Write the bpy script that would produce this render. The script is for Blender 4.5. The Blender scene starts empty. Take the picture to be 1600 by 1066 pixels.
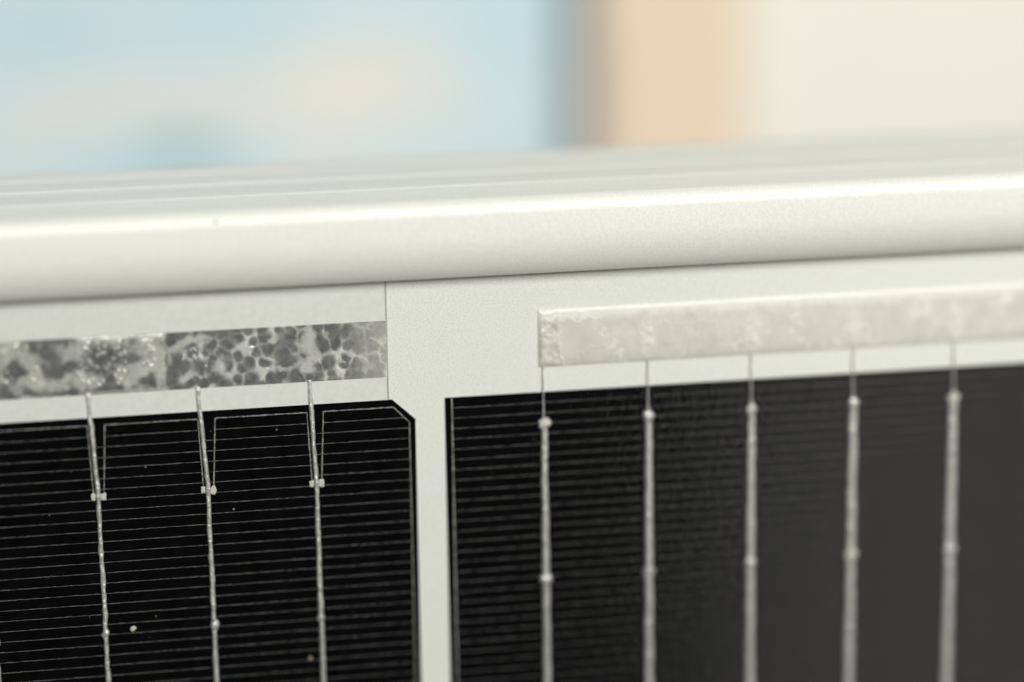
import bpy, bmesh, math, random
import numpy as np
from mathutils import Matrix, Vector

# ------------------------------------------------------------------ camera, world, lamps
S = 0.001                                    # everything below is laid out in millimetres
scene = bpy.context.scene
C = scene.collection

cam_d = bpy.data.cameras.new('camera')
cam = bpy.data.objects.new('camera', cam_d); C.objects.link(cam)
AX = [[0.9836549885, -0.1795207512, -0.0139700900],
      [-0.0567840779, -0.2356409587, -0.9701798323],
      [0.1708754869, 0.9551155105, -0.2419833249]]
POS = (-39.9537 * S, -389.5979 * S, 107.7901 * S)
m = Matrix.Identity(4)
for r in range(3):
    m[r][0] = AX[0][r]; m[r][1] = -AX[1][r]; m[r][2] = -AX[2][r]; m[r][3] = POS[r]
cam.matrix_world = m
cam_d.sensor_fit = 'HORIZONTAL'
cam_d.sensor_width = 22.3256
cam_d.lens = 60.0
cam_d.clip_start = 0.01
cam_d.clip_end = 50
cam_d.dof.use_dof = True
cam_d.dof.focus_distance = 0.4045
cam_d.dof.aperture_fstop = 1.75
cam_d.dof.aperture_blades = 0
scene.camera = cam

world = bpy.data.worlds.new('World'); scene.world = world
world.use_nodes = True
bg = world.node_tree.nodes['Background']
bg.inputs[0].default_value = (1.0, 0.985, 0.93, 1)
bg.inputs[1].default_value = 0.05

def area(name, loc, target, sx, sy, power, col):
    d = bpy.data.lights.new(name, 'AREA'); d.shape = 'RECTANGLE'
    d.size = sx; d.size_y = sy; d.energy = power; d.color = col
    o = bpy.data.objects.new(name, d); C.objects.link(o)
    o.location = loc
    o.rotation_euler = (Vector(target) - Vector(loc)).to_track_quat('-Z', 'Y').to_euler()
    return o
# two big soft unseen area lamps behind the camera, one low right, one high
area('glass_haze_light', (1.00, -1.0, 0.02), (1.00, 0.0, 0.02), 1.36, 1.5, 7.4, (1.0, 0.965, 0.83))  # added for the haze it reflects in the glass
area('key_light', (0.28, -1.0, 0.72), (0.05, 0.1, 0.0), 1.3, 0.85, 29.0, (1.0, 1.0, 0.945))

scene.view_settings.view_transform = 'Standard'
scene.view_settings.look = 'None'
scene.view_settings.gamma = 1
scene.view_settings.exposure = 0
scene.view_settings.use_curve_mapping = False
scene.cycles.use_denoising = True
scene.cycles.transparent_max_bounces = 8
scene.cycles.max_bounces = 5
scene.cycles.diffuse_bounces = 2
scene.cycles.glossy_bounces = 2
scene.cycles.caustics_reflective = False
scene.cycles.caustics_refractive = False

# ------------------------------------------------------------------ helpers
rng = np.random.RandomState(7)
random.seed(7)

def link(name, me, mat=None, parent=None):
    o = bpy.data.objects.new(name, me); C.objects.link(o)
    if mat is not None and len(me.materials) == 0: me.materials.append(mat)
    if parent is not None: o.parent = parent
    return o

def mesh(name, v, f, smooth=False):
    me = bpy.data.meshes.new(name)
    v = np.asarray(v, float) * S
    me.from_pydata(v.tolist(), [], f)
    me.update()
    if smooth: me.polygons.foreach_set('use_smooth', [True] * len(me.polygons))
    return me

def tag(o, label, cat, group=None):
    o['label'] = label; o['category'] = cat
    if group: o['group'] = group

def mat_new(name):
    m = bpy.data.materials.new(name); m.use_nodes = True
    nt = m.node_tree
    return m, nt, nt.nodes['Principled BSDF']

def node(nt, t, **kw):
    n = nt.nodes.new(t)
    for k, v in kw.items(): setattr(n, k, v)
    return n

def noise_col(nt, scale, c0, c1, lo=0.35, hi=0.65, detail=3, coord='Object', vec=None, rough=0.6):
    tc = node(nt, 'ShaderNodeTexCoord')
    src = tc.outputs[coord]
    if vec:
        mp = node(nt, 'ShaderNodeMapping'); mp.inputs['Scale'].default_value = vec
        nt.links.new(src, mp.inputs[0]); src = mp.outputs[0]
    n = node(nt, 'ShaderNodeTexNoise'); n.inputs['Scale'].default_value = scale
    n.inputs['Detail'].default_value = detail; n.inputs['Roughness'].default_value = rough
    nt.links.new(src, n.inputs['Vector'])
    r = node(nt, 'ShaderNodeValToRGB')
    r.color_ramp.elements[0].position = lo; r.color_ramp.elements[0].color = (*c0, 1)
    r.color_ramp.elements[1].position = hi; r.color_ramp.elements[1].color = (*c1, 1)
    nt.links.new(n.outputs['Fac'], r.inputs[0])
    return r.outputs[0], n.outputs['Fac'], src

def bump(nt, h, strength, dist, bs):
    b = node(nt, 'ShaderNodeBump'); b.inputs['Strength'].default_value = strength
    b.inputs['Distance'].default_value = dist
    nt.links.new(h, b.inputs['Height']); nt.links.new(b.outputs[0], bs)
    return b

def vnoise(x, z, sc, seed):
    """smooth value noise sampled at x, z (mm), feature size sc"""
    r = np.random.RandomState(seed).rand(97, 97)
    u = x / sc + 31.7; w = z / sc + 17.3
    iu = np.floor(u).astype(int); iw = np.floor(w).astype(int)
    fu = u - iu; fw = w - iw
    fu = fu * fu * (3 - 2 * fu); fw = fw * fw * (3 - 2 * fw)
    g = lambda a, b: r[a % 97, b % 97]
    return (g(iu, iw) * (1 - fu) + g(iu + 1, iw) * fu) * (1 - fw) + (g(iu, iw + 1) * (1 - fu) + g(iu + 1, iw + 1) * fu) * fw
def fbm(x, z, sc, seed, o=4):
    t = 0; a = 0.5; n = 0
    for k in range(o):
        t = t + a * vnoise(x, z, sc / 2 ** k, seed + 11 * k); n += a; a *= 0.55
    return t / n
def sstep(a, b, x):
    t = np.clip((x - a) / (b - a), 0, 1); return t * t * (3 - 2 * t)

# ------------------------------------------------------------------ materials
M = {}
# anodised aluminium
m, nt, p = mat_new('anodised_aluminium')
c, h, src = noise_col(nt, 3200, (0.54, 0.54, 0.515), (0.60, 0.60, 0.575), detail=2)
nt.links.new(c, p.inputs['Base Color'])
p.inputs['Metallic'].default_value = 0.12; p.inputs['Roughness'].default_value = 0.55; p.inputs['Specular IOR Level'].default_value = 0.25
bump(nt, h, 0.22, 0.00003, p.inputs['Normal'])
M['alu'] = m
# white backsheet
m, nt, p = mat_new('white_backsheet')
c, h, src = noise_col(nt, 3800, (0.77, 0.775, 0.745), (0.90, 0.902, 0.875), 0.30, 0.55, detail=1)
nt.links.new(c, p.inputs['Base Color']); p.inputs['Roughness'].default_value = 0.7
p.inputs['Specular IOR Level'].default_value = 0.1
bump(nt, h, 0.3, 0.00008, p.inputs['Normal'])
M['sheet'] = m
# strip of insulating film, a little greyer
m, nt, p = mat_new('insulating_film')
c, h, src = noise_col(nt, 900, (0.775, 0.78, 0.755), (0.83, 0.835, 0.81), detail=3)
nt.links.new(c, p.inputs['Base Color']); p.inputs['Roughness'].default_value = 0.65
p.inputs['Specular IOR Level'].default_value = 0.1
M['film'] = m
# silicon
m, nt, p = mat_new('black_silicon')
c, h, src = noise_col(nt, 260, (0.0010, 0.0011, 0.0015), (0.0026, 0.0028, 0.0034), detail=4)
nt.links.new(c, p.inputs['Base Color']); p.inputs['Roughness'].default_value = 0.55
p.inputs['Specular IOR Level'].default_value = 0.0
M['cell'] = m
# printed silver
m, nt, p = mat_new('printed_silver')
c, h, src = noise_col(nt, 1100, (0.06, 0.06, 0.059), (0.20, 0.199, 0.194), 0.3, 0.7, detail=3)
nt.links.new(c, p.inputs['Base Color']); p.inputs['Roughness'].default_value = 0.6
M['silver'] = m
m, nt, p = mat_new('printed_silver_border')
c, h, src = noise_col(nt, 1300, (0.12, 0.116, 0.108), (0.38, 0.37, 0.335), 0.3, 0.7, detail=3)
nt.links.new(c, p.inputs['Base Color']); p.inputs['Roughness'].default_value = 0.6
M['border'] = m
# solder-coated ribbon
m, nt, p = mat_new('tinned_ribbon')
c, h, src = noise_col(nt, 1500, (0.54, 0.535, 0.53), (0.88, 0.87, 0.855), 0.3, 0.7, detail=4)
nt.links.new(c, p.inputs['Base Color']); p.inputs['Metallic'].default_value = 0.5
p.inputs['Roughness'].default_value = 0.32
bump(nt, h, 0.8, 0.0002, p.inputs['Normal'])
M['ribbon'] = m
m, nt, p = mat_new('solder_pad')
c, h, src = noise_col(nt, 1700, (0.50, 0.49, 0.43), (0.74, 0.73, 0.66), 0.3, 0.7, detail=3)
nt.links.new(c, p.inputs['Base Color']); p.inputs['Roughness'].default_value = 0.45
bump(nt, h, 0.5, 0.0001, p.inputs['Normal'])
M['pad'] = m
# bus strips: attribute for tarnished tone and painted edge light drives the colour
def strip_mat(name, light, dark, metal, rough, spec, relief):
    m, nt, p = mat_new(name)
    a = node(nt, 'ShaderNodeAttribute', attribute_name='tarnish_shade')
    mx = node(nt, 'ShaderNodeMix', data_type='RGBA')
    mx.inputs['A'].default_value = (*light, 1); mx.inputs['B'].default_value = (*dark, 1)
    nt.links.new(a.outputs['Fac'], mx.inputs['Factor'])
    nt.links.new(mx.outputs['Result'], p.inputs['Base Color'])
    p.inputs['Metallic'].default_value = metal; p.inputs['Roughness'].default_value = rough; p.inputs['Specular IOR Level'].default_value = spec
    c, h, src = noise_col(nt, 2200, (0, 0, 0), (1, 1, 1), detail=3)
    bump(nt, h, relief, 0.0001, p.inputs['Normal'])
    return m
M['stripL'] = strip_mat('tarnished_solder', (0.82, 0.82, 0.78), (0.165, 0.17, 0.165), 0.25, 0.17, 0.7, 0.5)
M['stripR'] = strip_mat('pale_solder', (0.91, 0.905, 0.86), (0.60, 0.59, 0.535), 0.08, 0.45, 0.3, 0.2)
# patterned front glass: reflects at the front surface, clear below
m, nt, p = mat_new('patterned_glass')
nt.nodes.remove(p)
out = nt.nodes['Material Output']
tr = node(nt, 'ShaderNodeBsdfTransparent'); tr.inputs[0].default_value = (0.997, 0.999, 0.997, 1)
gl = node(nt, 'ShaderNodeBsdfGlossy'); gl.inputs['Roughness'].default_value = 0.12
fr = node(nt, 'ShaderNodeFresnel'); fr.inputs['IOR'].default_value = 1.46
mx = node(nt, 'ShaderNodeMixShader')
nt.links.new(fr.outputs[0], mx.inputs[0]); nt.links.new(tr.outputs[0], mx.inputs[1]); nt.links.new(gl.outputs[0], mx.inputs[2])
nt.links.new(mx.outputs[0], out.inputs[0])
tc = node(nt, 'ShaderNodeTexCoord')
vo = node(nt, 'ShaderNodeTexNoise'); vo.inputs['Scale'].default_value = 1500; vo.inputs['Detail'].default_value = 0
nt.links.new(tc.outputs['Object'], vo.inputs['Vector'])
bump(nt, vo.outputs['Fac'], 0.15, 0.00016, gl.inputs['Normal'])
M['glass'] = m
m, nt, p = mat_new('bonded_glass_side')
nt.nodes.remove(p)
tr = node(nt, 'ShaderNodeBsdfTransparent'); tr.inputs[0].default_value = (0.997, 0.999, 0.997, 1)
nt.links.new(tr.outputs[0], nt.nodes['Material Output'].inputs[0])
M['glass_side'] = m
m, nt, p = mat_new('film_shade_grey'); p.inputs['Base Color'].default_value = (0.44, 0.44, 0.42, 1); p.inputs['Roughness'].default_value = 0.7  # grey for the painted shadow line at the film's edge
M['edgeshade'] = m
m, nt, p = mat_new('pale_dust'); p.inputs['Base Color'].default_value = (0.62, 0.60, 0.52, 1); p.inputs['Roughness'].default_value = 0.6
M['dust'] = m
m, nt, p = mat_new('brown_dust'); p.inputs['Base Color'].default_value = (0.34, 0.27, 0.17, 1); p.inputs['Roughness'].default_value = 0.6
M['dust2'] = m
m, nt, p = mat_new('grey_scuff'); p.inputs['Base Color'].default_value = (0.30, 0.30, 0.28, 1); p.inputs['Roughness'].default_value = 0.8
M['scuff'] = m

# ------------------------------------------------------------------ setting behind the panel
def box(name, x0, x1, y0, y1, z0, z1, mat, parent=None, bev=0.0):
    bm = bmesh.new()
    bmesh.ops.create_cube(bm, size=1)
    for v in bm.verts:
        v.co = Vector(((x0 + x1) / 2 + v.co.x * (x1 - x0), (y0 + y1) / 2 + v.co.y * (y1 - y0), (z0 + z1) / 2 + v.co.z * (z1 - z0))) * S
    if bev: bmesh.ops.bevel(bm, geom=bm.edges[:], offset=bev * S, segments=2, affect='EDGES')
    me = bpy.data.meshes.new(name); bm.to_mesh(me); bm.free()
    return link(name, me, mat, parent)

m, nt, p = mat_new('white_wall_paint')
c, h, src = noise_col(nt, 6, (0.625, 0.61, 0.565), (0.66, 0.645, 0.60), detail=4)
nt.links.new(c, p.inputs['Base Color']); p.inputs['Roughness'].default_value = 0.85
M['wall'] = m
m, nt, p = mat_new('pale_wood')
c, h, src = noise_col(nt, 14, (0.585, 0.46, 0.35), (0.655, 0.53, 0.42), vec=(6, 6, 0.8), detail=5)
nt.links.new(c, p.inputs['Base Color']); p.inputs['Roughness'].default_value = 0.6
M['wood'] = m
m, nt, p = mat_new('cream_edging'); p.inputs['Base Color'].default_value = (0.655, 0.57, 0.475, 1); p.inputs['Roughness'].default_value = 0.6
M['cream'] = m
m, nt, p = mat_new('grey_trim'); p.inputs['Base Color'].default_value = (0.11, 0.11, 0.13, 1); p.inputs['Roughness'].default_value = 0.6
M['trim'] = m
# print: pale blue with soft white patches and one darker blue patch
m, nt, p = mat_new('blue_print')
c, h, src = noise_col(nt, 24, (0.435, 0.57, 0.635), (0.54, 0.60, 0.62), 0.40, 0.62, detail=3, vec=(1, 1, 1.4))
tc = node(nt, 'ShaderNodeTexCoord')
prev = c
def patch(cx, cz, rx, rz, colr, fac, prev):
    mp = node(nt, 'ShaderNodeMapping'); mp.vector_type = 'TEXTURE'
    mp.inputs['Location'].default_value = (cx * S, 0, cz * S)
    mp.inputs['Scale'].default_value = (rx * S, 1e3, rz * S)
    nt.links.new(tc.outputs['Object'], mp.inputs[0])
    g = node(nt, 'ShaderNodeTexGradient', gradient_type='SPHERICAL'); nt.links.new(mp.outputs[0], g.inputs[0])
    ma = node(nt, 'ShaderNodeMath', operation='MULTIPLY'); ma.inputs[1].default_value = fac; ma.use_clamp = True
    nt.links.new(g.outputs['Fac'], ma.inputs[0])
    mx = node(nt, 'ShaderNodeMix', data_type='RGBA')
    nt.links.new(ma.outputs[0], mx.inputs['Factor']); nt.links.new(prev, mx.inputs['A']); mx.inputs['B'].default_value = (*colr, 1)
    return mx.outputs['Result']
BLUE_PATCHES = []
M['blue'] = m
M['_blue'] = (nt, p, patch, c)

YB = 240.0      # distance of the board behind the cells
nt, p, patch, prev = M['_blue']
for a in ((34, 11, 30, 15, (0.635, 0.615, 0.575), 1.6), (48, 17, 20, 9, (0.61, 0.595, 0.56), 1.0), (-22, 9, 26, 10, (0.60, 0.59, 0.56), 1.3), (8, 8, 20, 10, (0.60, 0.59, 0.56), 1.1),
          (62, 6, 16, 9, (0.58, 0.59, 0.57), 0.9), (-38, 3, 14, 8, (0.58, 0.585, 0.56), 0.8),
          (-3.8, -2.8, 13, 3.6, (0.08, 0.19, 0.235), 1.1), (-25, 28, 50, 12, (0.40, 0.55, 0.62), 0.6)):
    prev = patch(*a, prev)
nt.links.new(prev, p.inputs['Base Color']); p.inputs['Roughness'].default_value = 0.7

wall = box('wall', 132.6, 1500, 246, 280, -700, 900, M['wall']); wall['kind'] = 'structure'

bd = bpy.data.objects.new('printed_board', None); C.objects.link(bd); bd.location = (0, 0, 0)
tag(bd, 'pale blue printed board with blurred white cloud patches behind the panel', 'board')
box('board_face', -900, 86.6, YB, YB + 12, -700, 900, M['blue'], bd)
box('edge_trim', 86.9, 92.6, YB - 4, YB + 12.5, -700, 900, M['trim'], bd, 0.8)

wp = bpy.data.objects.new('wooden_post', None); C.objects.link(wp)
tag(wp, 'blurred tan wooden post between the blue board and the white wall', 'post')
box('post_face', 93.0, 127.6, YB - 2, YB + 40, -700, 900, M['wood'], wp, 1.0)
box('edge_strip', 127.9, 132.3, YB - 1, YB + 40, -700, 900, M['cream'], wp, 0.6)

# ------------------------------------------------------------------ the solar panel
panel = bpy.data.objects.new('solar_panel', None); C.objects.link(panel)
tag(panel, 'solar panel with black cells, silver ribbons, white backsheet and aluminium frame', 'solar panel')
XL, XR, ZB = -170.0, 205.0, -92.0

# --- frame rail: profile in Y-Z swept along X
def rail_profile():
    pts = []
    yg = -2.50                                    # just off the glass
    # under side of the lip, then the long curve up to the flat front face
    n = 14
    for k in range(n + 1):
        a0 = 0.58
        a = a0 + k / n * (math.pi / 2 - a0)
        y = yg - (4.5 + yg) * (math.sin(a) - math.sin(a0)) / (1 - math.sin(a0))
        z = 19.75 + 6.4 * (math.cos(a0) - math.cos(a)) / math.cos(a0)
        pts.append((y, z))
    r = 2.3                                      # top front fillet
    for k in range(0, 9):
        a = k / 8 * math.pi / 2
        pts.append((-4.5 + r - r * math.cos(a), 29.15 + r * math.sin(a)))
    zt = 29.15 + r
    for yr in (6.8, 17.1, 26.6):                  # raised ribs along the top
        for dy, dz in ((-0.6, 0.0), (-0.3, 0.07), (0.0, 0.19), (0.3, 0.25), (0.8, 0.27), (6.5, 0.05)):
            pts.append((yr + dy, zt + dz))
    for k in range(0, 6):
        a = k / 5 * math.pi / 2
        pts.append((32.2 + 0.9 * math.sin(a), zt - 0.9 + 0.9 * math.cos(a)))
    pts += [(33.1, 8.0), (31.6, 8.0), (31.6, 29.0), (4.2, 29.0), (4.2, 17.0), (0.7, 17.0), (0.7, 23.0), (-2.43, 23.0), (-2.43, 19.9)]
    return pts
pr = rail_profile(); N = len(pr)
xs = np.linspace(XL, XR, 60)
v = []; f = []
for x in xs:
    for (y, z) in pr: v.append((x, y, z))
for i in range(len(xs) - 1):
    for j in range(N):
        a = i * N + j; b = i * N + (j + 1) % N
        f.append((a, b, b + N, a + N))
f.append(tuple(range(N))[::-1]); f.append(tuple(range((len(xs) - 1) * N, len(xs) * N)))
me = mesh('frame_rail', v, f, True)
rail = link('frame_rail', me, M['alu'], panel)
mod = rail.modifiers.new('es', 'EDGE_SPLIT'); mod.split_angle = math.radians(38)

# --- backsheet (solid, behind everything) and glass
box('backsheet', XL, XR, 0.02, 0.45, ZB, 22.5, M['sheet'], panel)
bm = bmesh.new(); bmesh.ops.create_cube(bm, size=1)
for q in bm.verts:
    q.co = Vector(((XL + XR) / 2 + q.co.x * (XR - XL), -1.75 + q.co.y * 1.3, (ZB + 22.5) / 2 + q.co.z * (22.5 - ZB))) * S
me = bpy.data.meshes.new('glass'); bm.to_mesh(me); bm.free()
me.materials.append(M['glass']); me.materials.append(M['glass_side'])
for pl in me.polygons: pl.material_index = 0 if pl.normal.y < -0.5 else 1
link('glass', me, None, panel)

# --- insulating film under the left bus strip
box('insulating_film', -165, 10.9, -0.13, -0.02, 0.4, 21.5, M['film'], panel, 0.02)

box('film_edge_shade', 10.92, 11.16, -0.12, -0.02, 0.4, 21.5, M['edgeshade'], panel, 0.03)  # grey strip standing in for the thin shadow beside the film

# --- cells
def prism(name, poly, y0, y1, mat, parent):
    n = len(poly)
    v = [(x, y0, z) for x, z in poly] + [(x, y1, z) for x, z in poly]
    f = [tuple(range(n)), tuple(range(2 * n - 1, n - 1, -1))]
    f += [(i, i + n, (i + 1) % n + n, (i + 1) % n) for i in range(n)]
    me = mesh(name, v, f)
    bm = bmesh.new(); bm.from_mesh(me); bmesh.ops.recalc_face_normals(bm, faces=bm.faces[:]); bm.to_mesh(me); bm.free()
    return link(name, me, mat, parent)
BOT = -84.0
cellL = prism('cell', [(-151.0, BOT), (15.0, BOT), (15.0, -1.9), (11.6, 1.25), (-147.6, 1.25), (-151.0, -1.9)], -0.20, 0.0, M['cell'], panel)
cellR = prism('cell', [(19.5, BOT), (185.5, BOT), (185.5, 1.0), (19.5, 1.0)], -0.20, 0.0, M['cell'], panel)
cellL['label'] = 'black cell with cut corner and notched printed border'
cellR['label'] = 'black cell with square corner and thin white edge line'

YC = -0.215
def line_mesh(name, pts, w, seg=1.0, jit=0.02, wj=0.25, y=YC, seed=0):
    """irregular printed line along a polyline in X-Z: flat strip with small relief"""
    r = np.random.RandomState(seed)
    P = []
    for (a, b) in zip(pts[:-1], pts[1:]):
        a = np.array(a, float); b = np.array(b, float)
        n = max(1, int(round(np.linalg.norm(b - a) / seg)))
        for k in range(n): P.append(a + (b - a) * k / n)
    P.append(np.array(pts[-1], float)); P = np.array(P)
    T = np.gradient(P, axis=0); T /= np.linalg.norm(T, axis=1)[:, None] + 1e-9
    Nn = np.c_[-T[:, 1], T[:, 0]]
    off = r.randn(len(P)) * jit
    ww = w / 2 * (1 + wj * r.randn(len(P)).clip(-1.8, 1.8))
    v = []; f = []
    for k in range(len(P)):
        c = P[k] + Nn[k] * off[k]
        a = c + Nn[k] * ww[k]; b = c - Nn[k] * ww[k]
        v += [(a[0], y, a[1]), (c[0], y - 0.03, c[1]), (b[0], y, b[1])]
    for k in range(len(P) - 1):
        i = 3 * k
        f += [(i, i + 1, i + 4, i + 3), (i + 1, i + 2, i + 5, i + 4)]
    return mesh(name, v, f, True)

PITCH = 1.603
# left cell: full fingers from row 2 down
FW = 0.078
varL = [line_mesh('finger', [(-150.1, 0), (14.1, 0)], FW, 0.5, 0.018, 0.32, 0, seed=100 + k) for k in range(7)]
row = 2
while -row * PITCH > BOT + 0.6:
    z = -row * PITCH
    o = link('finger', varL[row % 7], M['silver'], cellL)
    o.location = (0, YC * S, z * S); row += 1
RIBL = [-16.0 * k for k in range(10)]
# borders and notches of the left cell
prevx = 14.1
border_sets = []
r_ = np.random.RandomState(5)
for i, xc in enumerate(RIBL):
    right_end = [(xc + 1.47, 0.10)]
    if i == 0:
        pts = [(xc + 0.80, -10.4), (xc + 1.47, 0.10), (11.75, 0.10), (14.1, -2.35), (14.1, BOT + 0.5)]
        pts = [(xc + 0.80, -10.4), (xc + 1.35, 0.10), (11.75, 0.10), (14.1, -2.35), (14.1, BOT + 0.5)]
    else:
        pts = [(xc + 0.85, -10.4), (xc + 1.45, 0.10), (RIBL[i - 1] - 1.08, 0.10), (RIBL[i - 1] - 0.66, -10.4)]
    link('border_line', line_mesh('border_line', pts, 0.16, 0.30, 0.014, 0.28, seed=300 + i), M['border'], cellL)
    a = pts[1][0] - 0.02; b = 13.0 if i == 0 else RIBL[i - 1] - 1.08
    link('finger', line_mesh('finger', [(a, -PITCH), (b + (0.35 if i == 0 else 0.05), -PITCH)], FW * 1.1, 0.4, 0.014, 0.3, seed=400 + i), M['silver'], cellL)
pts = [(-150.1, BOT + 0.5), (-150.1, -2.35), (-147.7, 0.10), (RIBL[-1] - 1.08, 0.10), (RIBL[-1] - 0.66, -10.4)]
link('border_line', line_mesh('border_line', pts, 0.16, 0.30, 0.014, 0.28, seed=333), M['border'], cellL)

# right cell
varR = [line_mesh('finger', [(20.5, 0), (184.6, 0)], FW, 0.5, 0.018, 0.32, 0, seed=500 + k) for k in range(7)]
row = 0
while -0.58 - row * PITCH > BOT + 0.6:
    o = link('finger', varR[(row * 3) % 7], M['silver'], cellR)
    o.location = (0, YC * S, (-0.58 - row * PITCH) * S); row += 1
link('border_line', line_mesh('border_line', [(20.52, 0.9), (20.52, BOT + 0.5)], 0.22, 0.3, 0.012, 0.25, seed=601), M['border'], cellR)
link('border_line', line_mesh('border_line', [(184.6, 0.9), (184.6, BOT + 0.5)], 0.22, 0.3, 0.012, 0.25, seed=602), M['border'], cellR)

# --- ribbons: lumpy solder-coated tape swept along its path
def ribbon_mesh(name, path, seed, lump=0.14):
    """path: list of (x, y_base, z, half_width, height)"""
    r = np.random.RandomState(seed)
    P = np.array(path, float)
    L = np.r_[0, np.cumsum(np.linalg.norm(np.diff(P[:, :3], axis=0), axis=1))]
    s = np.arange(0, L[-1], 0.22)
    Q = np.array([np.interp(s, L, P[:, k]) for k in range(5)]).T
    def sm(a, n):
        return np.convolve(np.pad(a, n, mode='edge'), np.ones(2 * n + 1) / (2 * n + 1), 'valid')
    for k in range(5): Q[:, k] = sm(Q[:, k], 3)
    n = len(s)
    wob = np.interp(s, np.arange(0, L[-1] + 6, 3.0), r.randn(len(np.arange(0, L[-1] + 6, 3.0))) * 0.022)
    Q[:, 0] += sm(wob, 4) * np.clip(s / 4, 0, 1)
    wl = sm(r.randn(n), 2) * lump * 1.6; wr = sm(r.randn(n), 2) * lump * 1.6
    hh = sm(r.randn(n), 2) * lump * 2.0
    sec = [(-1.0, 0.0), (-0.93, 0.45), (-0.68, 0.85), (-0.25, 1.0), (0.25, 0.97), (0.68, 0.80), (0.93, 0.42), (1.0, 0.0)]
    K = len(sec); v = []; f = []
    for i in range(n):
        x, y, z, w, h = Q[i]
        for (a, b) in sec:
            ww = w * (1 + (wl[i] if a < 0 else wr[i]))
            v.append((x + a * ww, y - b * h * (1 + hh[i]) * (1 + 0.10 * r.randn() * (b > 0.5)), z))
    for i in range(n - 1):
        for j in range(K - 1):
            q = i * K + j
            f.append((q, q + K, q + K + 1, q + 1))
    f.append(tuple(range(K))); f.append(tuple(range((n - 1) * K, n * K))[::-1])
    return mesh(name, v, f, True)

def blob_mesh(name, rx, rz, h, seed):
    r = np.random.RandomState(seed)
    bm = bmesh.new(); bmesh.ops.create_icosphere(bm, subdivisions=3, radius=1)
    ph = r.rand(6) * 6.28
    for q in bm.verts:
        c = q.co
        k = 1 + 0.14 * math.sin(3 * c.x + ph[0]) * math.cos(2.5 * c.z + ph[1]) + 0.10 * math.sin(6 * c.x + ph[2]) * math.sin(5 * c.z + ph[3])
        q.co = Vector((c.x * rx * k, min(c.y, 0.2) * h * k, c.z * rz * k)) * S
    me = bpy.data.meshes.new(name); bm.to_mesh(me); bm.free()
    me.polygons.foreach_set('use_smooth', [True] * len(me.polygons))
    return me
def pad_mesh(name, w, hgt, seed):
    r = np.random.RandomState(seed)
    bm = bmesh.new(); bmesh.ops.create_icosphere(bm, subdivisions=3, radius=1)
    ph = r.rand(8) * 6.28
    g = lambda a, e: math.copysign(abs(a) ** e, a)
    for q in bm.verts:
        c = q.co
        k = 1 + 0.12 * math.sin(3.3 * c.x + ph[0]) * math.cos(2.7 * c.z + ph[1]) + 0.10 * math.sin(7 * c.x + ph[2]) * math.sin(6 * c.z + ph[3])
        q.co = Vector((g(c.x, 0.62) * w / 2 * k, g(c.y, 0.8) * 0.11 * k, g(c.z, 0.62) * hgt / 2 * k)) * S
    me = bpy.data.meshes.new(name); bm.to_mesh(me); bm.free()
    me.polygons.foreach_set('use_smooth', [True] * len(me.polygons))
    return me

padv = [pad_mesh('solder_pad', 0.86, 1.25, 40 + k) for k in range(4)]
blobL = [blob_mesh('solder_blob', 0.62, 0.85, 0.45, 60 + k) for k in range(4)]
blobR = [blob_mesh('solder_blob', 0.86, 0.88, 0.55, 70 + k) for k in range(4)]
topoff = [-0.50, -0.84, -0.66]
for i, xc in enumerate(RIBL):
    t = topoff[i % 3]
    path = [(xc + t, -0.15, 5.2, 0.34, 0.28), (xc + t + 0.03, -0.15, 2.2, 0.34, 0.30), (xc + t * 0.78, -0.20, 0.6, 0.36, 0.34),
            (xc + t * 0.35, -0.21, -5.5, 0.32, 0.34), (xc + 0.02, -0.20, -10.2, 0.36, 0.36), (xc, -0.20, -12.0, 0.34, 0.30),
            (xc + 0.05, -0.20, -31.5, 0.35, 0.30), (xc + 0.08, -0.20, -45, 0.37, 0.30), (xc, -0.20, BOT + 0.6, 0.38, 0.30)]
    rb = link('ribbon', ribbon_mesh('ribbon', path, 700 + i), M['ribbon'], panel)
    for k, (dx, zz, me) in enumerate(((0.02, -10.6, blobL[i % 4]), (0.16 if i % 2 else 0.02, -31.8, blobL[(i + 1) % 4]), (0.0, -52.8, blobL[(i + 2) % 4]), (0.05, -73.8, blobL[(i + 3) % 4]))):
        o = link('solder_blob', me, M['ribbon'], rb)
        o.location = ((xc + dx) * S, -0.24 * S, zz * S)
        o.rotation_euler = (0, random.uniform(-0.6, 0.6), 0)
        sc = (0.62, 0.95, 0.95, 0.9)[k] * random.uniform(0.9, 1.1); o.scale = (sc, 1, sc)
    for k, dx in enumerate((-0.72, 0.74)):
        o = link('solder_pad', padv[(i + 2 * k) % 4], M['pad'], cellL)
        o.location = ((xc + dx) * S, -0.26 * S, (-10.75 + random.uniform(-0.12, 0.12)) * S)
        o.scale = ((0.85 if k == 0 else 1.05) * random.uniform(0.9, 1.1), 1, random.uniform(0.85, 1.1))

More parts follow.
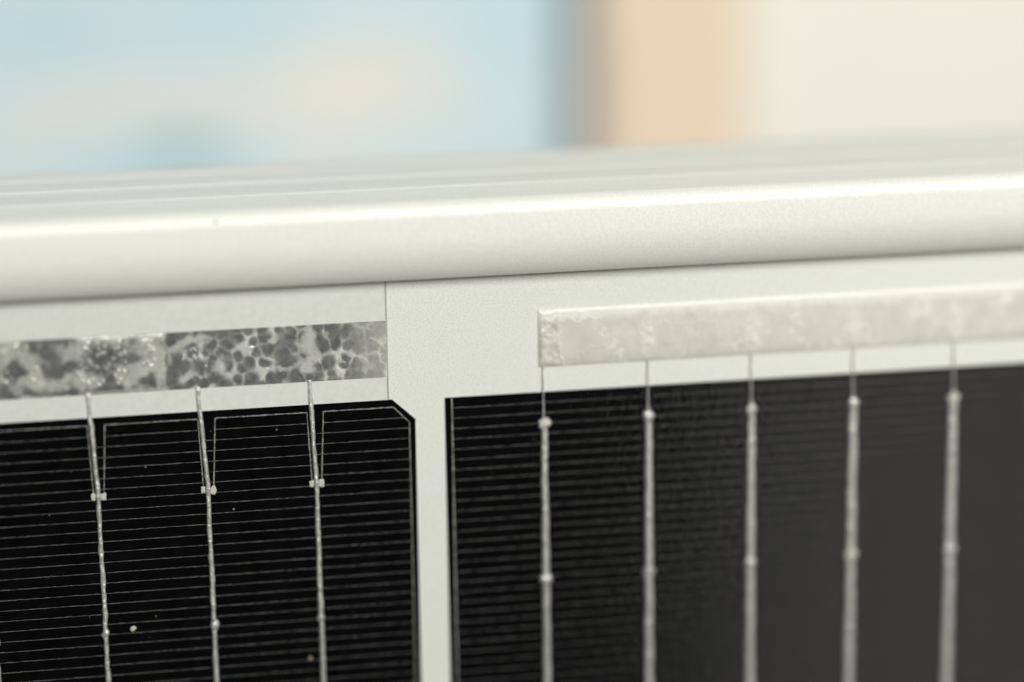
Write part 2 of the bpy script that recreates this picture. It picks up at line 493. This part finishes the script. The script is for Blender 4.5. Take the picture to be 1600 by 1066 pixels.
RIBR = [34.45 + 16.0 * k for k in range(10)]
for i, xc in enumerate(RIBR):
    z0 = -3.72 + random.uniform(-0.12, 0.12)
    hw = 0.50 + 0.04 * min(i, 4)
    path = [(xc - 0.14, -0.16, 5.3, 0.12, 0.26), (xc - 0.12, -0.16, 2.0, 0.12, 0.26), (xc - 0.10, -0.20, z0 + 0.9, 0.15, 0.30), (xc - 0.02, -0.20, z0 + 0.1, 0.50, 0.42),
            (xc, -0.20, z0 - 1.0, hw - 0.02, 0.34), (xc, -0.20, -20, hw, 0.33), (xc + 0.03, -0.20, -45, hw + 0.01, 0.33), (xc, -0.20, BOT + 0.6, hw, 0.33)]
    rb = link('ribbon', ribbon_mesh('ribbon', path, 800 + i, 0.11), M['ribbon'], panel)
    for k, zz in enumerate((z0, -28.15 + random.uniform(-0.25, 0.25), -52.6, -77.0)):
        o = link('solder_blob', blobR[(i + k) % 4], M['pad'] if k == 0 else M['ribbon'], rb)
        o.location = ((xc + random.uniform(-0.08, 0.04)) * S, -0.26 * S, zz * S)
        sc = (1.05, 1.08, 1.0, 1.0)[k]; o.scale = (sc, 1, sc); o.rotation_euler = (0, random.uniform(-0.5, 0.5), 0)

# --- bus strips as relief meshes with an attribute for tarnished tone and painted edge light
def strip(name, x0, x1, z0, z1, y_base, thick, step, fn, mat, ramp):
    nx = int((x1 - x0) / step) + 1; nz = int((z1 - z0) / step) + 1
    X, Z = np.meshgrid(np.linspace(x0, x1, nx), np.linspace(z0, z1, nz), indexing='ij')
    h, t = fn(X, Z)
    ex = np.minimum(X - x0, x1 - X); ez = np.minimum(Z - z0, z1 - Z)
    edge = np.minimum(ex, ez)
    Yv = y_base - 0.03 - thick * sstep(-0.6 * ramp, 0.3 * ramp, edge) - h * sstep(-0.1 * ramp, ramp, edge)
    V = np.c_[X.ravel(), Yv.ravel(), Z.ravel()] * S
    idx = np.arange(nx * nz).reshape(nx, nz)
    q = np.stack([idx[:-1, :-1], idx[1:, :-1], idx[1:, 1:], idx[:-1, 1:]], -1).reshape(-1, 4)
    loop = np.r_[idx[:-1, 0], idx[-1, :-1], idx[:0:-1, -1], idx[0, :0:-1]]      # cut edges: their own faces
    up = V[loop]; dn = up.copy(); dn[:, 1] = y_base * S
    n0 = len(V); nl = len(loop); V = np.r_[V, up, dn]; k = np.arange(nl); k2 = (k + 1) % nl
    q = np.r_[q, np.stack([n0 + k, n0 + nl + k, n0 + nl + k2, n0 + k2], -1)]
    t = np.r_[t.ravel(), t.ravel()[loop], t.ravel()[loop]]
    me = bpy.data.meshes.new(name)
    me.vertices.add(len(V)); me.vertices.foreach_set('co', V.ravel())
    me.loops.add(q.size); me.loops.foreach_set('vertex_index', q.ravel())
    me.polygons.add(len(q)); me.polygons.foreach_set('loop_start', np.arange(0, q.size, 4))
    me.polygons.foreach_set('loop_total', np.full(len(q), 4))
    me.update(calc_edges=True); me.validate()
    at = me.attributes.new('tarnish_shade', 'FLOAT', 'POINT'); at.data.foreach_set('value', np.clip(t, 0, 1).ravel().astype(np.float32))
    me.polygons.foreach_set('use_smooth', [True] * len(me.polygons))
    return link(name, me, mat, panel)

def px2x(px):      # distance along the left strip, measured in the photograph's pixels from its left border
    return np.interp(px, [0, 300, 602], [-45.0, -17.5, 10.95])

def left_fn(X, Z):
    z0, z1 = 4.75, 13.3
    rs = np.random.RandomState(21)
    wx = X + 0.8 * (fbm(X, Z, 1.8, 1) - 0.5); wz = Z + 0.8 * (fbm(X, Z, 1.8, 2) - 0.5)
    # rounded dark cells parted by pale ridges
    seeds = []
    x = -153.0
    while x < 13:
        for zz in np.arange(z0 - 1, z1 + 2, 1.9):
            seeds.append((x + rs.uniform(-0.8, 0.8), zz + rs.uniform(-0.8, 0.8), rs.uniform(0.75, 1.4)))
        x += 1.9
    seeds = np.array(seeds)
    f1 = np.full(X.shape, 9.0); f2 = np.full(X.shape, 9.0)
    for sx, sz, sw in seeds:
        i0 = np.searchsorted(X[:, 0], sx - 4.5); i1 = np.searchsorted(X[:, 0], sx + 4.5)
        if i1 <= i0: continue
        d = np.hypot(wx[i0:i1] - sx, wz[i0:i1] - sz) / sw
        a = f1[i0:i1]; b = f2[i0:i1]
        nb = np.where(d < a, a, np.minimum(b, d)); f1[i0:i1] = np.minimum(a, d); f2[i0:i1] = nb
    e = f2 - f1
    thickn = 0.05 + 0.70 * sstep(0.40, 0.72, fbm(X, Z, 2.6, 5))
    ridge = (1 - sstep(0.0, thickn + 0.42, e)) * (0.55 + 0.45 * sstep(0.35, 0.6, fbm(X, Z, 2.1, 6)))
    big = fbm(X, Z, 5.5, 8)
    fn_ = fbm(X, Z, 1.1, 10)
    blob = 1 - sstep(0.70, 1.32, f1 + 0.55 * (fn_ - 0.5) + 0.35 * (fbm(X, Z, 4.0, 12) - 0.5))
    veil = sstep(0.30, 0.70, fbm(X, Z, 3.0, 9))
    t = 0.42 + 0.50 * blob - 0.34 * ridge * veil - 0.30 * (1 - blob) * veil - 0.22 * (fn_ - 0.45)
    # left stretch: large dark islands in a pale crust
    wl = sstep(px2x(275), px2x(225), X)
    isl = sstep(0.44, 0.58, fbm(X * 1.0, Z, 4.6, 15)) * 0.95 + 0.5 * (fbm(X, Z, 0.9, 16) - 0.5)
    t = t * (1 - 0.7 * wl) + (0.10 + 0.95 * isl) * 0.7 * wl
    # right end turns to a lighter even grey
    wr = sstep(px2x(525), px2x(585), X)
    t = t * (1 - 0.55 * wr) + 0.08 * wr
    def spot(cx, cz, rx, rz, val, k=1.0, ang=0.0):
        nonlocal t
        ca, sa = math.cos(ang), math.sin(ang)
        dx = X + 2.2 * (fbm(X, Z, 1.5, 71, 5) - 0.5) - cx; dz = Z + 2.2 * (fbm(X, Z, 1.5, 72, 5) - 0.5) - cz
        d = np.hypot((dx * ca + dz * sa) / rx, (-dx * sa + dz * ca) / rz)
        w = (1 - sstep(0.45, 1.25, d)) * k
        t = t * (1 - w) + val * w
    zc = lambda vv: z0 + vv * (z1 - z0)
    # pale flux at the ribbon joints and other shapes one can pick out
    spot(px2x(480), zc(0.66), 1.25, 1.7, 0.12, 0.9)
    spot(px2x(486), zc(0.45), 1.1, 1.3, 0.16, 0.85)
    spot(px2x(478), zc(0.25), 1.3, 1.2, 0.08, 0.9)
    spot(px2x(485), zc(0.86), 0.7, 1.1, 0.12, 0.8)
    spot(px2x(590), zc(0.62), 1.7, 0.32, 0.05, 0.9, -0.75)
    spot(px2x(545), zc(0.36), 0.25, 1.2, 0.10, 0.8, -0.5)
    spot(px2x(528), zc(0.42), 0.25, 1.6, 0.15, 0.8, 0.2)
    spot(px2x(425), zc(0.78), 0.9, 0.8, 0.08, 0.85)
    spot(px2x(440), zc(0.22), 1.5, 0.45, 0.12, 0.8, -0.3)
    spot(px2x(418), zc(0.45), 1.6, 0.3, 0.12, 0.8, -0.6)
    spot(px2x(382), zc(0.62), 0.7, 0.8, 0.05, 0.85)
    spot(px2x(343), zc(0.40), 1.1, 1.8, 0.12, 0.9, -0.4)
    spot(px2x(300), zc(0.82), 3.0, 0.75, 0.15, 0.9, 0.15)
    spot(px2x(272), zc(0.62), 0.5, 1.6, 0.18, 0.9, -0.6)
    spot(px2x(280), zc(0.52), 1.2, 1.5, 0.95, 0.95, -0.4)
    spot(px2x(290), zc(0.24), 1.6, 0.7, 0.08, 0.9, 0.45)
    spot(px2x(268), zc(0.90), 1.1, 0.8, 1.0, 1.0)
    spot(px2x(310), zc(0.10), 4.0, 0.8, 0.95, 0.95, 0.2)
    spot(px2x(245), zc(0.45), 1.2, 3.4, 0.12, 0.9)
    spot(px2x(202), zc(0.55), 1.7, 1.0, 0.95, 0.95)
    spot(px2x(200), zc(0.72), 1.5, 0.7, 0.55, 0.8)
    spot(px2x(170), zc(0.18), 1.3, 1.0, 0.85, 0.8)
    spot(px2x(130), zc(0.25), 2.6, 1.6, 0.16, 0.9)
    spot(px2x(85), zc(0.62), 1.5, 1.9, 0.92, 0.95)
    spot(px2x(92), zc(0.93), 3.2, 0.6, 0.88, 0.95, 0.05)
    spot(px2x(87), zc(0.36), 1.2, 1.2, 0.95, 0.95)
    spot(px2x(100), zc(0.06), 4.5, 0.7, 0.95, 0.95)
    spot(px2x(52), zc(0.45), 1.3, 2.8, 0.18, 0.9)
    spot(px2x(22), zc(0.50), 1.5, 1.6, 1.0, 0.95)
    spot(px2x(45), zc(0.10), 1.5, 0.7, 0.95, 0.95)
    spot(px2x(5), zc(0.06), 1.2, 0.8, 0.9, 0.95)
    t = t + 0.30 * (fbm(X, Z, 0.7, 33) - 0.5)
    h = 0.05 * (1 - t) + 0.03 * ridge + 0.05 * fbm(X, Z, 1.0, 30)
    # solder bubbles
    def bub(cx, cz, r, k=1.0):
        nonlocal h, t
        i0 = np.searchsorted(X[:, 0], cx - r); i1 = np.searchsorted(X[:, 0], cx + r) + 1
        d2 = ((X[i0:i1] - cx) ** 2 + (Z[i0:i1] - cz) ** 2) / r ** 2
        hb = np.sqrt(np.clip(1 - d2, 0, 1)) * r * 0.85 * k
        h[i0:i1] = np.maximum(h[i0:i1], hb + 0.04)
        t[i0:i1] = np.where(d2 < 1, t[i0:i1] * 0.6 + 0.12, t[i0:i1])
    for k in range(46):
        bub(px2x(rs.uniform(118, 196)), zc(rs.uniform(0.12, 0.92)), rs.uniform(0.16, 0.42))
    for k in range(18):
        bub(px2x(rs.uniform(222, 242)), zc(rs.uniform(0.35, 0.9)), rs.uniform(0.14, 0.34))
    for k in range(16):
        bub(px2x(rs.normal(306, 9)), zc(rs.normal(0.55, 0.1)), rs.uniform(0.12, 0.34))
    for k in range(14):
        bub(px2x(rs.uniform(0, 62)), zc(rs.uniform(0.2, 0.95)), rs.uniform(0.12, 0.34))
    for k in range(60):
        bub(rs.uniform(-150, -46), zc(rs.uniform(0.1, 0.9)), rs.uniform(0.14, 0.4))
    # the overlapped strip end between two joints stands a little proud with raised rims
    ov = sstep(px2x(118), px2x(121), X) * (1 - sstep(px2x(255), px2x(256.5), X))
    rim = np.exp(-((Z - (z1 - 0.30)) / 0.16) ** 2) + np.exp(-((Z - (z0 + 0.30)) / 0.16) ** 2)
    h = h + 0.09 * ov + 0.12 * ov * rim * (0.5 + fbm(X, Z, 1.4, 44))
    t = t * (1 - 0.7 * ov * np.clip(rim, 0, 1))
    return h, t
strip('bus_strip', -152.0, 10.95, 4.75, 13.3, -0.14, 0.03, 0.10, left_fn, M['stripL'], 1.3)['label'] = 'tarnished grey bus strip with bubbled solder'

def right_fn(X, Z):
    z0, z1 = 4.9, 13.55
    wx = X + 1.2 * (fbm(X, Z, 3, 51) - 0.5); wz = Z + 1.2 * (fbm(X, Z, 3, 52) - 0.5)
    vv = (Z - z0) / (z1 - z0)
    n = fbm(wx, wz, 3.4, 53)
    t = 0.62 + 0.5 * (fbm(X, Z, 2.0, 54) - 0.5)
    streak = 1 - sstep(0.015, 0.05, np.abs(n - 0.52))
    t = t - 0.42 * streak * sstep(0.4, 0.6, fbm(X, Z, 4, 55))
    top = sstep(0.74, 0.93, vv + 0.16 * (fbm(X, Z, 1.3, 56) - 0.5))
    t = t * (1 - top) + 0.0 * top  # lit upper edge painted into the tone
    t = t + 0.25 * (1 - sstep(0.0, 0.22, vv))  # shaded lower edge painted into the tone
    for xc in RIBR:
        d = np.hypot((wx - xc + 0.1) / 1.7, (wz - (z0 + 3.6)) / 3.6)
        w = (1 - sstep(0.4, 1.1, d))
        t = t * (1 - 0.65 * w) + (0.16 + 0.5 * (fbm(X, Z, 0.9, 57) - 0.3)) * 0.65 * w
    jr = 0
    for xc in RIBR:
        jr = jr + np.exp(-(((X - xc + 0.1) / 1.3) ** 2 + ((Z - z0 - 3.6) / 3.0) ** 2)) * 0.30 * fbm(X, Z, 0.8, 61)
    # left end: rougher pale crust
    en = 1 - sstep(36.3, 37.4, X + 1.0 * (fbm(X, Z, 1.2, 58) - 0.5))
    t = t * (1 - en) + en * (0.75 + 2.2 * (fbm(X, Z, 0.9, 59) - 0.5) - 0.8 * top)
    h = 0.10 * np.sin(np.clip(vv, 0, 1) * math.pi) ** 0.7 + 0.05 * (1 - t) + 0.22 * en * fbm(X, Z, 0.7, 60) + 0.03 * streak + jr
    return h, t
strip('bus_strip', 33.7, 196.0, 4.9, 13.55, -0.02, 0.16, 0.11, right_fn, M['stripR'], 0.5)['label'] = 'pale solder-coated bus strip'

# --- specks on the glass and the frame
def speck(x, y, z, r, mat, seed, sx=1.0):
    me = blob_mesh('dust_speck', r * sx, r, r * 0.5, seed)
    o = link('dust_speck', me, mat, panel); o.location = (x * S, y * S, z * S)
for k, (x, z, r, mt, sx) in enumerate(((-27.9, -31.4, 0.42, 'dust', 1.1), (-1.75, -38.2, 0.36, 'dust2', 0.8), (-12.36, -13.97, 0.15, 'dust2', 1), (-24.98, -6.62, 0.14, 'silver', 1),
        (-5.61, -2.23, 0.14, 'silver', 1.2), (-24.5, -29.7, 0.10, 'dust2', 0.8))):
    speck(x, -0.22, z, r, M[mt], 900 + k, sx)
for k in range(46):
    x = random.uniform(-60, 110); z = random.uniform(-60, 0.5)
    if 14 < x < 20.5: continue
    speck(x, -0.215, z, random.uniform(0.03, 0.075), M[random.choice(('silver', 'silver', 'border'))], 950 + k, random.uniform(0.7, 1.6))
speck(-13.6, -4.40, 30.1, 0.24, M['scuff'], 990, 1.4)
